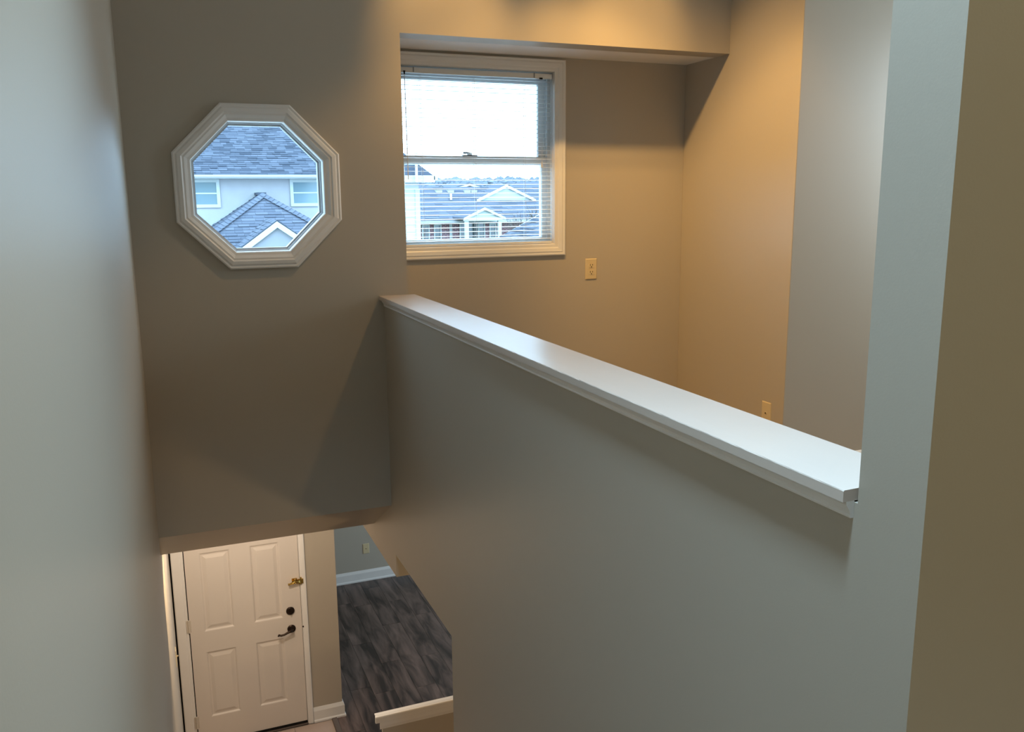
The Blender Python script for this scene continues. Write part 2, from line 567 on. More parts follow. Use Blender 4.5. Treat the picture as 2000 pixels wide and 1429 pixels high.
MB().prism(mld, 'Y', 0.9885, 3.985).build('moulding', M['trim'], cp)
mld2 = [(2 * XH - p[0] + (XH2 - XH), p[1]) for p in mld]
MB().prism(mld2, 'Y', 0.985, 4.0).build('moulding', M['trim'], cp)

# ------------------------------------------------------------------ window_1: octagon
w1 = empty('window_1'); struct(w1, 'small octagonal window in a white moulded frame over the stairs')
prof = [(0.350, YF), (0.350, YF - 0.017), (0.344, YF - 0.021), (0.336, YF - 0.019), (0.330, YF - 0.0235), (0.316, YF - 0.026), (0.310, YF - 0.022),
        (0.303, YF - 0.022), (0.290, YF - 0.015), (0.279, YF - 0.012), (0.276, YF - 0.008), (0.276, YF + 0.03), (AP, YF + 0.03), (AP, YF)]
MB().ring([octo(a, y) for a, y in prof], close=True).build('casing', M['trim'], w1)
prof = [(0.291, YF + 0.030), (0.276, YF + 0.030), (0.270, YF + 0.036), (0.270, YF + 0.048), (0.263, YF + 0.052), (0.263, YF + 0.085), (0.291, YF + 0.085)]
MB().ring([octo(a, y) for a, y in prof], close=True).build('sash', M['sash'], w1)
o8 = octo(0.264, YF + 0.066)
g = MB(); g.add(o8, [tuple(range(8))]); g.build('pane', M['glass'], w1)

# ------------------------------------------------------------------ window_2: double hung window
w2 = empty('window_2'); struct(w2, 'double hung white window behind a mini blind in the loft')
def rect(x0, x1, z0, z1, y):
    return [(x0, y, z0), (x1, y, z0), (x1, y, z1), (x0, y, z1)]
def inset(e, y):
    return rect(W0 - e, W1 + e, WZ0 - e, WZ1 + e, y)
prof = [(0.066, YW), (0.066, YW - 0.016), (0.060, YW - 0.019), (0.050, YW - 0.017), (0.044, YW - 0.0195), (0.026, YW - 0.016), (0.020, YW - 0.012), (0.006, YW - 0.011), (0.002, YW - 0.008), (0.002, YW + 0.01), (0.0118, YW + 0.01)]
# bottom and side casing keep 6.5 cm, the head stays just under the soffit
loops = []
for e, y in prof:
    l = inset(e, y)
    l = [(p[0], p[1], min(p[2], 0.7225)) for p in l]
    loops.append(l)
MB().ring(loops, close=True).build('casing', M['trim'], w2)
MB().ring([inset(e, y) for e, y in [(0.002, YW + 0.01), (0.0, YW + 0.012), (0.0, YW + 0.14), (0.0118, YW + 0.14), (0.0118, YW + 0.01)]], close=True).build('jamb', M['trim'], w2)
MB().ring([inset(e, y) for e, y in [(0.0, YW + 0.045), (-0.018, YW + 0.045), (-0.018, YW + 0.052), (-0.012, YW + 0.052), (-0.012, YW + 0.075), (-0.018, YW + 0.075), (-0.018, YW + 0.082), (0.0, YW + 0.082)]], close=True).build('track', M['vinyl'], w2)
def sash(x0, x1, z0, z1, y0, y1, st, tp, bt, name):
    prof_ = [(0, y0), (1, y0), (1.12, y0 + 0.006), (1.12, y1), (0, y1)]
    loops = []
    for k, y in prof_:
        loops.append(rect(x0 + st * k, x1 - st * k, z0 + bt * k, z1 - tp * k, y))
    s_ = MB().ring(loops, close=True).build(name, M['vinyl'], w2)
    gm = MB()
    gm.add(rect(x0 + st, x1 - st, z0 + bt, z1 - tp, (y0 + y1) / 2 + 0.006), [(0, 1, 2, 3)])
    gm.build('pane', M['glass'], s_)
    return s_
sash(W0 + 0.006, W1 - 0.006, 0.178, WZ1 - 0.006, YW + 0.084, YW + 0.112, 0.042, 0.044, 0.040, 'upper_sash')
lower = sash(W0 + 0.006, W1 - 0.006, WZ0 + 0.002, 0.222, YW + 0.052, YW + 0.080, 0.040, 0.040, 0.030, 'lower_sash')
lk = MB().box(1.535, 1.615, YW + 0.054, YW + 0.078, 0.222, 0.228)
lk.lathe((1.575, YW + 0.066, 0.228), (0, 0, 1), [(0.014, 0), (0.014, 0.008), (0.010, 0.012)], 14)
lk.tube([(1.575, YW + 0.066, 0.236), (1.555, YW + 0.058, 0.240), (1.538, YW + 0.050, 0.238)], [0.005, 0.005, 0.006], 8)
lk.build('sash_lock', M['wand'], lower)

# blind
bl = empty('window_blind')
bl.location = (1.6, YW, 0.65)
thing(bl, 'open white mini blind with thin slats hanging inside the loft window casing', 'blind')
def bpart(mb_, name, m, parent=bl, **k):
    mb_.v = [(v[0] - 1.6, v[1] - YW, v[2] - 0.65) for v in mb_.v]
    return mb_.build(name, m, parent, **k)
BX0, BX1 = 1.172, 2.028
bpart(MB().prism([(YW + 0.006, 0.628), (YW + 0.008, 0.625), (YW + 0.030, 0.625), (YW + 0.032, 0.628), (YW + 0.032, 0.650), (YW + 0.006, 0.650)], 'X', BX0, BX1), 'headrail', M['slat'])
for xb in (1.262, 1.925):
    bpart(MB().box(xb - 0.003, xb + 0.003, YW + 0.0035, YW + 0.006, 0.628, 0.6525), 'bracket', M['gutter'])
bpart(MB().box(1.955, 1.972, YW + 0.002, YW + 0.008, 0.622, 0.630), 'cord_lock', M['dark'])
nsl = 38
pitch = 0.0224
smesh = None
for i in range(nsl):
    zc = 0.612 - i * pitch
    if zc < WZ0 + 0.024:
        break
    if smesh is None:
        w = 0.0125
        p2 = [(-w, -0.0012), (-w * 0.5, 0.0006), (0, 0.0012), (w * 0.5, 0.0006), (w, -0.0012), (w * 0.5, 0.0001), (0, 0.0007), (-w * 0.5, 0.0001)]
        s0 = MB().prism(p2, 'X', BX0 - 1.6, BX1 - 1.6).build('slat', M['slat'], bl)
        smesh = s0.data
        so = s0
    else:
        so = s0.copy()
        COL.objects.link(so)
        so.parent = bl
    so.location = (random.uniform(-0.001, 0.001), 0.0195, zc - 0.65)
    so.rotation_euler = (random.gauss(0.02, 0.02), random.gauss(0, 0.0006), 0)
bpart(MB().box(BX0, BX1, YW + 0.008, YW + 0.031, WZ0 + 0.0015, WZ0 + 0.0125), 'bottom_rail', M['slat'])
for xc in (1.299, 1.587, 1.872):
    for dy in (0.0065, 0.0325):
        bpart(MB().tube([(xc, YW + dy, 0.626), (xc, YW + dy, WZ0 + 0.01)], 0.0007, 5), 'ladder_cord', M['cord'])
    for i in range(nsl - 1):
        zc = 0.612 - i * pitch - 0.0016
        if i == 0:
            rung = MB()
        rung.tube([(xc, YW + 0.0065, zc), (xc, YW + 0.0325, zc)], 0.0006, 4)
    bpart(rung, 'ladder_rungs', M['cord'])['kind'] = 'stuff'
bpart(MB().tube([(1.213, YW + 0.001, 0.632), (1.213, YW - 0.002, 0.615)], 0.004, 8).tube([(1.208, YW + 0.0, 0.630), (1.218, YW + 0.0, 0.630)], 0.003, 6), 'wand_hook', M['dark'])
bpart(MB().tube([(1.213, YW - 0.002, 0.615), (1.217, YW - 0.003, 0.10)], 0.0022, 8), 'tilt_wand', M['cord'])
for dx in (0.0, 0.010):
    bpart(MB().tube([(1.962 + dx, YW + 0.003, 0.625), (1.964 + dx * 0.6, YW + 0.002, 0.195)], 0.0008, 5), 'pull_cord', M['cord'])
bpart(MB().lathe((1.967, YW + 0.002, 0.165), (0, 0, 1), [(0.006, 0), (0.0055, 0.010), (0.003, 0.030)], 10), 'cord_tassel', M['cord'])

# ------------------------------------------------------------------ outlets and switch
def receptacle(name, label, cat, group=None, kind='duplex'):
    """plate in its own XZ plane, facing -Y, centre at origin"""
    root = empty(name)
    thing(root, label, cat, group)
    hw, hh = 0.036, 0.0585
    mb_ = MB()
    mb_.ring([rect(-hw, hw, -hh, hh, 0.0), rect(-hw, hw, -hh, hh, -0.0025), rect(-hw + 0.004, hw - 0.004, -hh + 0.004, hh - 0.004, -0.0062)])
    mb_.f.append((8, 9, 10, 11)); mb_.t.append(0.5)
    mb_.build('plate', M['almond'], root)
    if kind == 'duplex':
        for s_ in (1, -1):
            zc = s_ * 0.0195
            pts = []
            for k in range(20):
                t = 2 * PI * k / 20
                pts.append((0.0172 * math.cos(t), max(-0.0125, min(0.0125, 0.0172 * math.sin(t))) + zc))
            f_ = MB().prism(pts, 'Y', -0.0078, -0.0058).build('socket', M['almond'], root)
            MB().box(-0.0088, -0.0058, -0.0083, -0.0075, zc - 0.001, zc + 0.0085).build('slot', M['dark'], f_)
            MB().box(0.0055, 0.0085, -0.0083, -0.0075, zc + 0.000, zc + 0.0078).build('slot', M['dark'], f_)
            MB().lathe((0, -0.0075, zc - 0.0072), (0, -1, 0), [(0.0031, 0), (0.0031, 0.0008)], 10).build('ground_hole', M['dark'], f_)
        MB().lathe((0, -0.006, 0), (0, -1, 0), [(0.0028, 0), (0.0026, 0.0012)], 10).build('screw', M['almond'], root)
    elif kind == 'jack':
        MB().lathe((0, -0.006, 0), (0, -1, 0), [(0.0095, 0), (0.009, 0.002), (0.007, 0.0025)], 16).build('jack_ring', M['almond'], root)
        MB().lathe((0, -0.008, 0), (0, -1, 0), [(0.0048, 0), (0.0048, 0.001)], 12).build('jack_hole', M['dark'], root)
        for s_ in (1, -1):
            MB().lathe((0, -0.006, s_ * 0.042), (0, -1, 0), [(0.0026, 0), (0.0024, 0.0010)], 10).build('screw', M['almond'], root)
    else:
        MB().box(-0.0055, 0.0055, -0.0075, -0.0058, -0.012, 0.012).build('toggle_frame', M['almond'], root)
        MB().prism([(-0.006, -0.006), (-0.018, 0.004), (-0.017, 0.009), (-0.006, 0.006)], 'X', -0.004, 0.004).build('toggle', M['almond'], root)
    return root
o = receptacle('wall_outlet', 'almond duplex outlet on the loft wall right of the blind window', 'outlet')
o.location = (2.269, YW, -0.396)
o = receptacle('wall_jack', 'almond cable jack plate low on the loft side wall behind the cap', 'outlet', kind='jack')
o.location = (XR, 3.562, -1.103); o.rotation_euler = (0, 0, -PI / 2)
o = receptacle('wall_jack', 'pale jack plate on the far living room wall above the baseboard', 'outlet', kind='jack')
o.location = (1.897, 9.1, -3.828)
o = receptacle('light_switch', 'light switch plate on the narrow strip of wall left of the entry door', 'switch', kind='switch')
o.location = (-0.105, 5.95, -3.07); o.rotation_euler = (0, 0, PI / 2)

# ------------------------------------------------------------------ entry door
dr = empty('door_1'); struct(dr, 'white six panel entry door with dark lever at the foot of the stairs')
DX0, DX1, DZ0, DZ1, DY = 0.0, 0.835, ZFL + 0.022, ZFL + 2.045, 6.602
cols = [(0.102, 0.328), (0.472, 0.695)]
rows = [(DZ0 + 0.215, DZ0 + 0.767), (DZ0 + 0.935, DZ0 + 1.575), (DZ0 + 1.665, DZ0 + 1.905)]
xs = sorted([DX0, DX1] + [v for c in cols for v in c])
zs = sorted([DZ0, DZ1] + [v for r_ in rows for v in r_])
mb = MB()
for i in range(len(xs) - 1):
    for j in range(len(zs) - 1):
        if (xs[i], xs[i + 1]) in cols and (zs[j], zs[j + 1]) in rows:
            continue
        mb.add(rect(xs[i], xs[i + 1], zs[j], zs[j + 1], DY), [(0, 1, 2, 3)])
mb.ring([rect(DX0, DX1, DZ0, DZ1, DY), rect(DX0, DX1, DZ0, DZ1, DY + 0.045)])
mb.add(rect(DX0, DX1, DZ0, DZ1, DY + 0.045), [(3, 2, 1, 0)])
slab = mb.build('door_leaf', M['door'], dr)
for c in cols:
    for r_ in rows:
        pm = MB()
        def rr(e, y):
            return rect(c[0] + e, c[1] - e, r_[0] + e, r_[1] - e, y)
        pm.ring([rr(0, DY), rr(0.006, DY + 0.002), rr(0.014, DY + 0.010), rr(0.024, DY + 0.0105), rr(0.046, DY + 0.003), rr(0.050, DY + 0.002)])
        k = 5 * 4
        pm.f.append((k, k + 1, k + 2, k + 3)); pm.t.append(0.5)
        pm.build('panel', M['door'], slab)
# frame: casing strips and jambs
def casing(x0, x1, z0, z1, name='casing'):
    b = MB()
    b.prism([(x0, 6.615), (x0, 6.585), (x0 + 0.006, 6.581), (x0 + (x1 - x0) * 0.5, 6.5835), (x1 - 0.012, 6.586), (x1 - 0.003, 6.589), (x1, 6.593), (x1, 6.615)], 'Z', z0, z1)
    return b.build(name, M['trim'], dr)
casing(-0.0935, -0.024, ZFL, DZ1 + 0.07)
c2 = MB().prism([(0.884, 6.600), (0.884, 6.585), (0.878, 6.581), (0.862, 6.5835), (0.848, 6.588), (0.841, 6.593), (0.841, 6.615), (0.884, 6.615)], 'Z', ZFL, DZ1 + 0.07).build('casing', M['trim'], dr)
box('casing', M['trim'], -0.0935, 0.884, 6.583, 6.615, DZ1 + 0.008, DZ1 + 0.07, dr)
box('door_jamb', M['trim'], -0.024, -0.007, 6.604, 6.72, ZFL, DZ1 + 0.02, dr)
box('door_jamb', M['trim'], 0.8385, 0.845, 6.612, 6.72, ZFL, DZ1 + 0.02, dr)
box('dark_backing', M['dark'], -0.10, 0.845, 6.665, 6.70, ZFL, DZ1 + 0.03, dr)  # dark sheet behind leaf and casing, showing through the gaps
box('threshold', M['strip'], -0.02, 0.84, 6.585, 6.66, ZFL - 0.004, ZFL + 0.008, dr, bevel=0.003)
box('door_sweep', M['dark'], DX0, DX1, 6.598, 6.64, ZFL + 0.008, DZ0 + 0.006, dr)
for hz in (-3.182, -3.99, -2.42):
    h = MB().tube([(-0.005, 6.597, hz - 0.05), (-0.005, 6.597, hz + 0.05)], 0.0075, 10)
    h.box(-0.022, 0.012, 6.5985, 6.6035, hz - 0.048, hz + 0.048)
    h.build('hinge', M['hinge'], dr)
# lever handle
lv = MB().lathe((0.752, DY, -3.352), (0, -1, 0), [(0.033, 0), (0.033, 0.006), (0.027, 0.011), (0.014, 0.014), (0.011, 0.045)], 24).build('lever_handle', M['bronze'], dr, smooth=False)
MB().tube([(0.752, DY - 0.042, -3.352), (0.735, DY - 0.048, -3.352), (0.715, DY - 0.050, -3.357), (0.69, DY - 0.050, -3.368), (0.665, DY - 0.048, -3.372), (0.648, DY - 0.045, -3.366), (0.643, DY - 0.043, -3.376)],
          [0.010, 0.010, 0.009, 0.008, 0.0085, 0.009, 0.007], 12).build('lever', M['bronze'], lv, smooth=True)
db = MB().lathe((0.751, DY, -3.198), (0, -1, 0), [(0.033, 0), (0.033, 0.008), (0.027, 0.014), (0.013, 0.016)], 24).build('deadbolt', M['bronze'], dr)
MB().prism([(0.746, -3.210), (0.756, -3.210), (0.756, -3.186), (0.746, -3.186)], 'Y', DY - 0.034, DY - 0.014).build('thumb_turn', M['bronze'], db)
# brass swing bar latch
sl = MB().box(0.812, 0.862, 6.575, 6.590, -2.975, -2.935).build('swing_latch', M['brass'], dr, bevel=0.003)
MB().tube([(0.835, 6.57, -2.955), (0.80, 6.565, -2.955), (0.742, 6.563, -2.960)], [0.007, 0.008, 0.009], 10).build('swing_bar', M['brass'], sl, smooth=True)
MB().tube([(0.835, 6.567, -2.944), (0.80, 6.560, -2.945), (0.760, 6.558, -2.949)], [0.005, 0.005, 0.005], 10).build('swing_bar', M['brass'], sl, smooth=True)
MB().lathe((0.80, 6.568, -2.94), (0, 0, 1), [(0.009, -0.012), (0.009, 0.012), (0.006, 0.018)], 12).build('ball_stud', M['brass'], sl)
MB().lathe((0.843, 6.578, -2.948), (0, 0, 1), [(0.006, -0.03), (0.006, 0.028)], 12).build('pivot_pin', M['brass'], sl)
MB().box(0.776, 0.815, 6.594, 6.603, -2.970, -2.930).build('stud_plate', M['brass'], sl)
MB().lathe((0.842, 6.590, -3.345), (0, -1, 0), [(0.006, 0), (0.006, 0.006)], 10).build('strike_plate', M['bronze'], dr)

# ------------------------------------------------------------------ assumed and added ceiling fixtures (above the frame)
tl = empty('assumed_track_light'); tl.location = (1.86, 3.22, ZCEIL)
thing(tl, 'assumed black four head track light on the loft ceiling, one head added for the alcove', 'lamp')
MB().box(-0.55, 0.55, -0.018, 0.018, -0.03, 0.0).build('track', M['shade'], tl)
for hx, hy in ((-0.50, 0.12), (-0.52, -0.04), (0.01, -0.04), (0.36, 0.12)):
    MB().tube([(hx, 0, -0.03), (hx, hy * 0.5, -0.07)], 0.008, 8).build('stem', M['shade'], tl)
    hd = MB().lathe((hx, hy, -0.07), (0, 0, -1), [(0.028, 0), (0.034, 0.02), (0.034, 0.04)], 18).build('lamp_head', M['shade'], tl)
    MB().lathe((hx, hy, -0.11), (0, 0, -1), [(0.027, 0), (0.024, 0.004)], 18).build('bulb_face', M['bulb'], hd)
fx = MB().box(0.35, 0.71, 0.70, 1.06, ZCEIL - 0.02, ZCEIL).build('assumed_ceiling_light', M['trim'])
thing(fx, 'assumed square flush ceiling light over the stairwell', 'lamp')
MB().box(0.38, 0.68, 0.73, 1.03, ZCEIL - 0.03, ZCEIL - 0.0205).build('diffuser', M['diffuser'], fx)
f2 = MB().lathe((0.45, 5.5, ZLC), (0, 0, -1), [(0.14, 0), (0.14, 0.015), (0.12, 0.02)], 24).build('assumed_ceiling_light', M['trim'])
thing(f2, 'assumed small round flush light on the entry ceiling', 'lamp')
MB().lathe((0.45, 5.5, ZLC - 0.02), (0, 0, -1), [(0.115, 0), (0.10, 0.03), (0.06, 0.045)], 24).build('diffuser', M['bulb'], f2)

f3 = MB().lathe((0.20, 4.72, ZLC), (0, 0, -1), [(0.07, 0), (0.07, 0.006), (0.05, 0.010)], 20).build('added_downlight', M['trim'])  # unseen fixture, added for the side wall spot
thing(f3, 'small added downlight in the entry ceiling, brightening the side wall', 'lamp')
pd = empty('assumed_pendant_lamp'); pd.location = (2.0, 2.33, ZLC)
thing(pd, 'assumed small pendant lamp hanging in the dining corner under the loft', 'lamp')
MB().lathe((0, 0, 0), (0, 0, -1), [(0.06, 0), (0.06, 0.02), (0.01, 0.03)], 16).build('canopy', M['shade'], pd)
MB().tube([(0, 0, -0.02), (0, 0, -0.56)], 0.004, 8).build('cord', M['shade'], pd)
MB().lathe((0, 0, -0.56), (0, 0, -1), [(0.02, 0), (0.025, 0.04)], 16).build('socket', M['shade'], pd)

# ================================================================== OUTSIDE
def shingles(name, origin, udir, vdir, extent, vmax, material, parent, tab=0.30, course=0.14, jitter=0.35, u_lo=None, u_hi=None):
    """lapped tabs; extent(v)->(u0,u1) along the course"""
    O, U, V = Vector(origin), Vector(udir).normalized(), Vector(vdir).normalized()
    N = U.cross(V).normalized()
    if N.z < 0:
        N = -N
    mb_ = MB()
    rows_ = int(math.ceil(vmax / course))
    for r_ in range(rows_):
        v0 = r_ * course
        v1 = min(v0 + course * 1.15, vmax)
        u0, u1 = extent(v0)
        ua, ub = extent(min(v0 + course, vmax))
        if u1 - u0 < 0.02:
            continue
        u = u0 - random.random() * tab
        while u < u1:
            w_ = tab * random.uniform(1 - jitter, 1 + jitter)
            a, b = max(u, u0), min(u + w_, u1)
            if b - a > 0.01:
                a1 = max(a, ua) if a <= u0 + 1e-6 else min(max(a, ua), ub)
                b1 = min(b, ub) if b >= u1 - 1e-6 else max(min(b, ub), ua)
                if b1 < a1:
                    a1 = b1 = (a1 + b1) / 2
                h = random.choice((0.018, 0.022, 0.032))
                p = [O + U * a + V * v0, O + U * b + V * v0, O + U * b1 + V * v1, O + U * a1 + V * v1]
                q = [p[0] + N * h, p[1] + N * h, p[2] + N * 0.008, p[3] + N * 0.008]
                g_ = 0.003
                q[0] += U * g_; q[1] -= U * g_
                mb_.add([*p, *q], [(4, 5, 6, 7), (0, 1, 5, 4), (1, 2, 6, 5), (3, 0, 4, 7)], random.choice((0.05, 0.25, 0.45, 0.55, 0.7, 0.95)) + random.uniform(-0.05, 0.05))
            u += w_
    o_ = mb_.build(name, material, parent, recalc=False)
    o_['kind'] = 'stuff'
    return o_


def tri_prism_y(parent, name, m, xa, za, slope, half, y0, y1, thick=0.10):
    """gable roof shell, ridge along Y"""
    a = [(xa - half, za - slope * half), (xa, za), (xa + half, za - slope * half), (xa + half, za - slope * half - thick), (xa, za - thick), (xa - half, za - slope * half - thick)]
    return MB().prism(a, 'Y', y0, y1).build(name, m, parent)


def house_window(parent, x0, x1, z0, z1, y, fw_=0.09, shade='blindpane', rail=True, depth=0.05):
    f_ = MB().ring([rect(x0, x1, z0, z1, y), rect(x0, x1, z0, z1, y - depth), rect(x0 + fw_, x1 - fw_, z0 + fw_, z1 - fw_, y - depth), rect(x0 + fw_, x1 - fw_, z0 + fw_, z1 - fw_, y)], close=False).build('window', M['fascia'], parent)
    MB().box(x0 + fw_, x1 - fw_, y - 0.012, y - 0.004, z0 + fw_, z1 - fw_).build('pane', M[shade], f_)
    if rail:
        zm = (z0 + z1) / 2
        MB().box(x0 + fw_, x1 - fw_, y - 0.03, y - 0.013, zm - 0.02, zm + 0.02).build('meeting_rail', M['fascia'], f_)
    return f_


GZ = -4.45
gr = MB().box(-120, 320, 9.3, 300, GZ - 0.3, GZ).build('ground', M['grass'])
struct(gr, 'grassy ground between the houses')

# --- neighbour seen through the octagon
hA = empty('neighbour_house'); hA.location = (0, 0, 0)
thing(hA, 'grey stucco house with a wide shingled roof filling the octagonal window', 'house')
HY = 26.2
MB().box(-7, 6.6, HY, HY + 9, GZ, 0.66).build('wall', M['stucco'], hA)
house_window(hA, 0.80, 1.752, -0.185, 0.60, HY)
house_window(hA, 3.69, 4.62, -0.175, 0.60, HY)
house_window(hA, -3.2, -2.25, -0.185, 0.60, HY)
sl_ = 0.52
vd = Vector((0, 1, sl_)).normalized()
EY, EZ = HY - 0.45, 0.715
MB().prism([(EY, EZ - 0.03), (EY + 5.4, EZ - 0.03 + 5.4 * sl_), (EY + 10.0, EZ - 0.03), (EY + 10.0, EZ - 0.1), (EY, EZ - 0.1)], 'X', -7.4, 7.0).build('roof_deck', M['shingle2'], hA)
shingles('shingles', (-7.4, EY - 0.03, EZ - 0.03), (1, 0, 0), vd, lambda v: (0, 14.4), 5.4 / vd.y, M['shingle'], hA, tab=0.24, course=0.135)
MB().prism([(EY - 0.13, EZ - 0.01), (EY - 0.02, EZ - 0.01), (EY - 0.02, EZ - 0.11), (EY - 0.10, EZ - 0.11), (EY - 0.13, EZ - 0.06)], 'X', -7.4, 7.0).build('gutter', M['gutter'], hA)
MB().box(-7.4, 7.0, EY - 0.02, HY, EZ - 0.115, EZ - 0.10).build('soffit', M['fascia'], hA)
# hipped wing in front
ws = 0.65
ax, ay, az = 2.78, 25.0, 0.17
T = 3.2
dl, dlen = math.sqrt(1 + ws * ws), T
MB().box(ax - T + 0.3, ax + T - 0.3, ay - T + 0.3, HY, GZ, az - ws * T + 0.05).build('wing_wall', M['stucco'], hA)
wr = MB()
wr.add([(ax, ay, az - 0.03), (ax, HY, az - 0.03), (ax - T, ay - T, az - ws * T - 0.03), (ax + T, ay - T, az - ws * T - 0.03), (ax - T, HY, az - ws * T - 0.03), (ax + T, HY, az - ws * T - 0.03)],
       [(0, 2, 3), (0, 1, 4, 2), (0, 3, 5, 1), (2, 4, 5, 3)])
wr.build('wing_roof_deck', M['shingle2'], hA)
shingles('wing_shingles', (ax - T, ay - T, az - ws * T - 0.02), (1, 0, 0), (0, 1, ws), lambda v: (v / dl, 2 * T - v / dl), T * dl, M['shingle2'], hA, tab=0.27, course=0.135)
shingles('wing_shingles', (ax - T, HY, az - ws * T - 0.02), (0, -1, 0), (1, 0, ws), lambda v: (0, HY - ay + T - v / dl), T * dl, M['shingle2'], hA, tab=0.27, course=0.135)
shingles('wing_shingles', (ax + T, ay - T, az - ws * T - 0.02), (0, 1, 0), (-1, 0, ws), lambda v: (v / dl, HY - ay + T), T * dl, M['shingle2'], hA, tab=0.27, course=0.135)
# hip cap shingles
def caps(p0, p1, parent, n, wdt=0.15):
    P0, P1 = Vector(p0), Vector(p1)
    d = (P1 - P0)
    side = Vector((d.y, -d.x, 0)).normalized()
    mb_ = MB()
    for i in range(n):
        a, b = P0 + d * (i / n), P0 + d * ((i + 1.15) / n)
        h0, h1 = 0.055, 0.03
        dn = Vector((0, 0, -wdt * 0.45))
        vs = [a + side * wdt + dn + Vector((0, 0, h0)), a + Vector((0, 0, h0)), a - side * wdt + dn + Vector((0, 0, h0)),
              b + side * wdt + dn + Vector((0, 0, h1)), b + Vector((0, 0, h1)), b - side * wdt + dn + Vector((0, 0, h1))]
        vs += [v - Vector((0, 0, 0.03)) for v in vs]
        mb_.add(vs, [(0, 1, 4, 3), (1, 2, 5, 4), (0, 6, 7, 1), (1, 7, 8, 2)], random.uniform(0.4, 1.0))
    o_ = mb_.build('hip_caps', M['shingle2'], parent, recalc=False)
    o_['kind'] = 'stuff'
caps((ax - T, ay - T, az - ws * T), (ax, ay, az), hA, 34)
caps((ax + T, ay - T, az - ws * T), (ax, ay, az), hA, 34)
MB().box(ax - 0.10, ax + 0.10, ay, HY, az - 0.02, az + 0.05).build('ridge_cap', M['shingle2'], hA)
MB().prism([(ax - 1.5, az - 0.95), (ax - 0.06, az + 0.10), (ax + 0.06, az + 0.10), (ax + 1.5, az - 0.95), (ax + 1.5, az - 1.05), (ax, az), (ax - 1.5, az - 1.05)], 'Y', HY - 0.03, HY - 0.005).build('flashing', M['gutter'], hA)
# little front gable
gx, gy, gz, gs, gh = 2.745, 22.0, -0.50, 0.72, 1.75
tri_prism_y(hA, 'gable_roof_deck', M['shingle2'], gx, gz + 0.02, gs, gh, gy + 0.02, 24.1, 0.08)
gl = math.sqrt(1 + gs * gs)
for sgn in (-1, 1):
    shingles('gable_shingles', (gx + sgn * gh, gy if sgn > 0 else 24.1, gz - gs * gh + 0.02), (0, sgn, 0), (-sgn, 0, gs), lambda v: (0, 2.1), gh * gl, M['shingle2'], hA, tab=0.27, course=0.135)
th = 0.15
MB().prism([(gx - gh, gz - gs * gh), (gx, gz), (gx, gz - th), (gx - gh, gz - gs * gh - th)], 'Y', gy - 0.04, gy + 0.04).build('fascia', M['fascia'], hA)
MB().prism([(gx + gh, gz - gs * gh), (gx, gz), (gx, gz - th), (gx + gh, gz - gs * gh - th)], 'Y', gy - 0.04, gy + 0.04).build('fascia', M['fascia'], hA)
MB().prism([(gx - gh + 0.1, gz - gs * gh - 0.05), (gx, gz - 0.06), (gx + gh - 0.1, gz - gs * gh - 0.05), (gx + gh - 0.1, GZ), (gx - gh + 0.1, GZ)], 'Y', gy + 0.05, gy + 0.25).build('gable_wall', M['stucco2'], hA)

# --- white sided house at the left edge of the blind window
hB = empty('white_house')
thing(hB, 'white sided house whose corner shows at the left edge of the blind window', 'house')
MB().box(4.15, 5.18, 18.0, 19.6, GZ, 0.42).build('wall', M['siding'], hB)
z = GZ + 0.05
sd = MB()
while z < 0.2:
    sd.prism([(18.0, z), (17.985, z), (17.997, z + 0.15), (18.0, z + 0.15)], 'X', 4.15, 5.12)
    z += 0.155
sdo = sd.build('siding', M['siding'], hB); sdo['kind'] = 'stuff'
MB().box(5.10, 5.20, 17.97, 18.05, GZ, 0.215).build('corner_board', M['siding'], hB)
MB().box(4.15, 5.18, 17.97, 18.0, 0.22, 0.42).build('frieze', M['gutter'], hB)
rs = 0.72
MB().prism([(4.0, 0.40), (5.46, 0.40), (5.46, 0.47), (4.73, 0.47 + 0.73 * rs), (4.0, 0.47)], 'Y', 17.75, 19.7).build('roof_deck', M['shingle2'], hB)
MB().prism([(5.44, 0.385), (5.52, 0.40), (5.52, 0.48), (5.44, 0.47)], 'Y', 17.7, 19.7).build('gutter', M['fascia'], hB)
MB().tube([(5.04, 17.62, 0.34), (5.045, 17.62, 0.95)], 0.028, 8).build('downspout', M['fascia'], hB)
MB().box(4.0, 5.46, 17.70, 17.75, 0.34, 0.47).build('fascia', M['gutter'], hB)

# --- brick house with porch
hC = empty('brick_house')
thing(hC, 'low red brick house with a grey roof and white porch gable beyond the blind', 'house')
MB().box(10.5, 22.0, 45.0, 53.0, GZ, -1.15).build('wall', M['brick'], hC)
cs = (0.70 + 1.10) / 4.6
ED = 44.4
cv = Vector((0, 1, cs)).normalized()
MB().prism([(ED, -1.13), (ED + 4.6, 0.67), (ED + 9.2, -1.13), (ED + 9.2, -1.2), (ED, -1.2)], 'X', 14.6, 23.5).build('roof_deck', M['shingle2'], hC)
hp = MB()
hp.add([(14.6, ED, -1.13), (14.6, ED + 4.6, 0.67), (14.6, ED + 9.2, -1.13), (10.6, ED, -1.13), (10.6, ED + 9.2, -1.13)], [(0, 1, 3), (1, 2, 4), (3, 1, 4), (0, 3, 4, 2)])
hp.build('hip_deck', M['shingle2'], hC)
clen = 4.6 / cv.y
shingles('shingles', (10.6, ED, -1.12), (1, 0, 0), cv, lambda v: (4.0 * v / clen, 12.9), clen, M['shingle2'], hC, tab=0.6, course=0.28)
MB().box(10.6, 23.0, ED - 0.1, ED, -1.24, -1.12).build('gutter', M['gutter'], hC)
MB().box(10.6, 23.0, ED, 45.0, -1.25, -1.2).build('soffit', M['fascia'], hC)
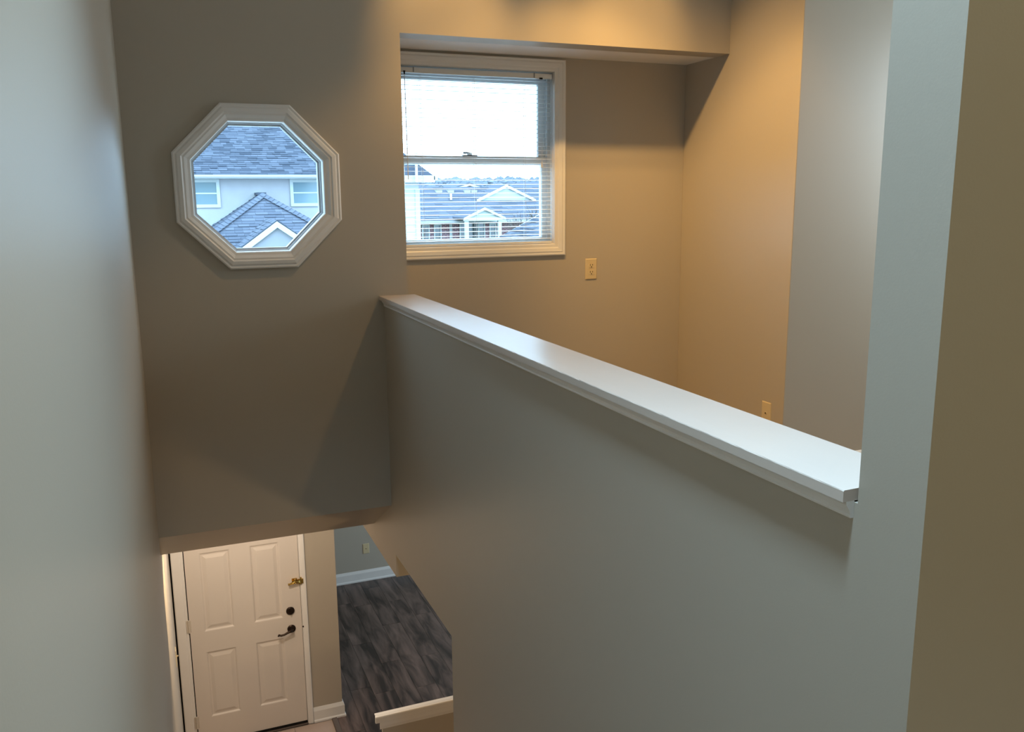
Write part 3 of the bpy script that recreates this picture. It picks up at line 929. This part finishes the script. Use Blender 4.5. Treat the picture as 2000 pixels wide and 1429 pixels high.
for (x0, x1, z0, z1) in ((13.08, 13.50, -3.2, -1.32), (13.74, 14.16, -3.2, -1.32), (14.62, 14.76, -3.2, -1.32), (16.9, 17.3, -3.2, -1.32)):
    house_window(hC, x0, x1, z0, z1, 45.0, 0.06, 'pane')
# upper gable
tri_prism_y(hC, 'gable_roof', M['shingle2'], 18.7, 0.80, 0.46, 1.80, 46.95, 49.5, 0.08)
for sgn in (-1, 1):
    MB().prism([(18.7 + sgn * 1.80, 0.78 - 0.828), (18.7, 0.78), (18.7, 0.62), (18.7 + sgn * 1.80, 0.78 - 0.988)], 'Y', 46.85, 46.95).build('fascia', M['fascia'], hC)
MB().prism([(17.05, -0.05), (18.7, 0.70), (20.35, -0.05), (20.35, -0.35), (17.05, -0.35)], 'Y', 46.97, 47.2).build('gable_wall', M['siding'], hC)
# porch
tri_prism_y(hC, 'porch_roof', M['shingle2'], 15.87, -0.42, 0.46, 1.15, 42.9, 46.2, 0.08)
for sgn in (-1, 1):
    MB().prism([(15.87 + sgn * 1.15, -0.44 - 0.53), (15.87, -0.44), (15.87, -0.57), (15.87 + sgn * 1.15, -0.44 - 0.66)], 'Y', 42.8, 42.9).build('fascia', M['fascia'], hC)
MB().prism([(14.85, -0.98), (15.87, -0.52), (16.9, -0.98)], 'Y', 42.93, 43.1).build('pediment', M['siding'], hC)
MB().box(14.78, 16.95, 42.85, 43.15, -1.12, -0.95).build('porch_beam', M['fascia'], hC)
for xc in (14.90, 16.72):
    MB().box(xc - 0.09, xc + 0.09, 42.9, 43.08, GZ, -1.12).build('column', M['fascia'], hC)
MB().box(15.2, 16.6, 44.95, 45.0, GZ, -1.3).build('entry_glazing', M['pane'], hC)
for xc in (15.2, 15.55, 16.25, 16.6):
    MB().box(xc - 0.03, xc + 0.03, 44.9, 44.96, GZ, -1.28).build('mullion', M['fascia'], hC)
MB().lathe((15.4, 47.0, -0.05), (0, 0, 1), [(0.06, 0), (0.06, 0.35), (0.075, 0.36)], 10).build('vent_pipe', M['pipe'], hC)
for xc in (14.9, 15.6, 16.6, 17.0):
    MB().box(xc, xc + 0.35, 48.1, 48.5, 0.36, 0.50).build('roof_vent', M['gutter'], hC)

# --- low roof at the lower right corner of the blind window
hD = empty('low_house')
thing(hD, 'grey gabled roof rising into the lower right corner of the blind window', 'house')
MB().box(9.7, 15.0, 18.3, 25.8, GZ, -1.62).build('wall', M['siding'], hD)
MB().prism([(9.4, -1.57), (12.3, -0.15), (15.2, -1.57), (15.2, -1.66), (9.4, -1.66)], 'Y', 18.0, 26.0).build('roof_deck', M['shingle2'], hD)
fv = Vector((2.9, 0, 1.42))
shingles('shingles', (9.4, 26.0, -1.56), (0, -1, 0), fv, lambda v: (0, 8.0), fv.length, M['shingle'], hD, tab=0.5, course=0.20)
MB().prism([(9.38, -1.58), (12.3, -0.12), (12.3, -0.22), (9.38, -1.68)], 'Y', 26.0, 26.08).build('fascia', M['gutter'], hD)

# --- small houses far behind
def far_house(x, y, w_, d_, eave, ridge, label, m='siding'):
    h = empty('far_house'); thing(h, label, 'house')
    MB().box(x - w_ / 2, x + w_ / 2, y, y + d_, GZ, eave).build('wall', M[m], h)
    sl2 = (ridge - eave) / (w_ / 2)
    tri_prism_y(h, 'roof', M['shingle2'], x, ridge + 0.1, sl2, w_ / 2 + 0.3, y - 0.3, y + d_, 0.12)
    MB().prism([(x - w_ / 2, eave), (x, ridge), (x + w_ / 2, eave)], 'Y', y - 0.02, y + 0.2).build('gable_wall', M[m], h)
    for sgn in (-1, 1):
        MB().prism([(x + sgn * (w_ / 2 + 0.3), eave - 0.3 * sl2), (x, ridge), (x, ridge - 0.22), (x + sgn * (w_ / 2 + 0.3), eave - 0.3 * sl2 - 0.22)], 'Y', y - 0.4, y - 0.28).build('fascia', M['fascia'], h)
    for k in (-1, 1):
        house_window(h, x + k * w_ / 4 - 0.35, x + k * w_ / 4 + 0.35, eave - 1.4, eave - 0.2, y, 0.08, 'pane')
    return h
far_house(22.0, 70, 3.6, 7, 0.15, 1.0, 'small white gabled house beyond the brick house, next to the white siding')
far_house(19.9, 60, 2.6, 6, -0.30, 0.25, 'lowest white gabled house just right of the white siding corner')
far_house(31.5, 90, 7.0, 9, 0.6, 1.6, 'distant reddish gabled house above the brick house ridge', 'brick')
far_house(38.5, 84, 5.0, 9, 0.5, 1.7, 'distant pale house at the right behind the bare branches')

# --- wooded hill line
hm = MB()
xs_ = [(-60 + i * 4.0) for i in range(70)]
rowsY = [(95, GZ), (120, -0.5), (150, 2.3), (190, 4.2), (230, 3.5)]
loops_v = []
for (yy, zz) in rowsY:
    for x_ in xs_:
        loops_v.append((x_, yy, zz + (random.uniform(-0.3, 0.5) if zz > GZ else 0)))
nx = len(xs_)
hm.add(loops_v, [(r_ * nx + i, r_ * nx + i + 1, (r_ + 1) * nx + i + 1, (r_ + 1) * nx + i) for r_ in range(len(rowsY) - 1) for i in range(nx - 1)])
struct(hm.build('hills', M['woods'], smooth=True), 'low wooded hills on the horizon')
tc_ = MB()
for k in range(900):
    yy = random.uniform(100, 200)
    ratio = random.uniform(0.22, 0.50)
    x_ = yy * ratio
    # height of the hill there
    for q in range(len(rowsY) - 1):
        if rowsY[q][0] <= yy <= rowsY[q + 1][0]:
            t = (yy - rowsY[q][0]) / (rowsY[q + 1][0] - rowsY[q][0])
            zz = rowsY[q][1] * (1 - t) + rowsY[q + 1][1] * t
    h_ = random.uniform(0.7, 1.3) * (0.6 + yy / 250)
    if yy > 170:
        h_ *= 0.45
    r_ = h_ * random.uniform(0.5, 0.9)
    n = 7
    vs = []
    for lv_, (rf, hf) in enumerate(((0.5, 0.0), (1.0, 0.35), (0.8, 0.7), (0.3, 0.95))):
        for a in range(n):
            tt = 2 * PI * a / n + lv_
            rr_ = r_ * rf * random.uniform(0.7, 1.2)
            vs.append((x_ + rr_ * math.cos(tt), yy + rr_ * math.sin(tt), zz - 0.3 + h_ * hf + random.uniform(-0.1, 0.1) * h_))
    fs = [(l_ * n + a, l_ * n + (a + 1) % n, (l_ + 1) * n + (a + 1) % n, (l_ + 1) * n + a) for l_ in range(3) for a in range(n)]
    fs.append(tuple(3 * n + a for a in range(n)))
    tc_.add(vs, fs)
to = tc_.build('woodland', M['woods'])
to['kind'] = 'stuff'
to['label'] = 'blue grey winter woods along the horizon'

# --- bare trees at the right of the blind window
def bare_tree(x_, y_, h_, label, seed, spread=0.5, levels=5):
    rnd = random.Random(seed)
    root = empty('bare_tree'); root.location = (x_, y_, GZ)
    thing(root, label, 'tree', )
    trunk = MB(); twigs = MB()
    def grow(p, d, L, r, lev):
        q = p + d * L
        mid = p + d * L * 0.5 + Vector((rnd.uniform(-1, 1), rnd.uniform(-1, 1), 0)) * L * 0.06
        (trunk if lev < 2 else twigs).tube([p, mid, q], [r, r * 0.85, r * 0.7], 5 if lev > 1 else 8, cap=False)
        if lev >= levels:
            return
        for k in range(3 if lev < 3 else 2):
            nd = (d + Vector((rnd.uniform(-1, 1), rnd.uniform(-1, 1), rnd.uniform(-0.15, 0.6))) * spread).normalized()
            grow(p + d * L * rnd.uniform(0.6, 1.0), nd, L * rnd.uniform(0.6, 0.8), r * 0.6, lev + 1)
    grow(Vector((0, 0, 0)), Vector((0, 0, 1)), h_ * 0.34, h_ * 0.013, 0)
    trunk.build('trunk', M['bark'], root)
    twigs.build('branches', M['bark'], root)
bare_tree(14.1, 33.0, 5.3, 'tall bare tree at the right edge of the blind window', 3)
bare_tree(16.0, 38.5, 4.5, 'bare twiggy tree in front of the upper white gable', 11, 0.7)
bare_tree(15.3, 35.5, 3.7, 'bare tree between the porch gable and the low hipped roof', 23, 0.7)
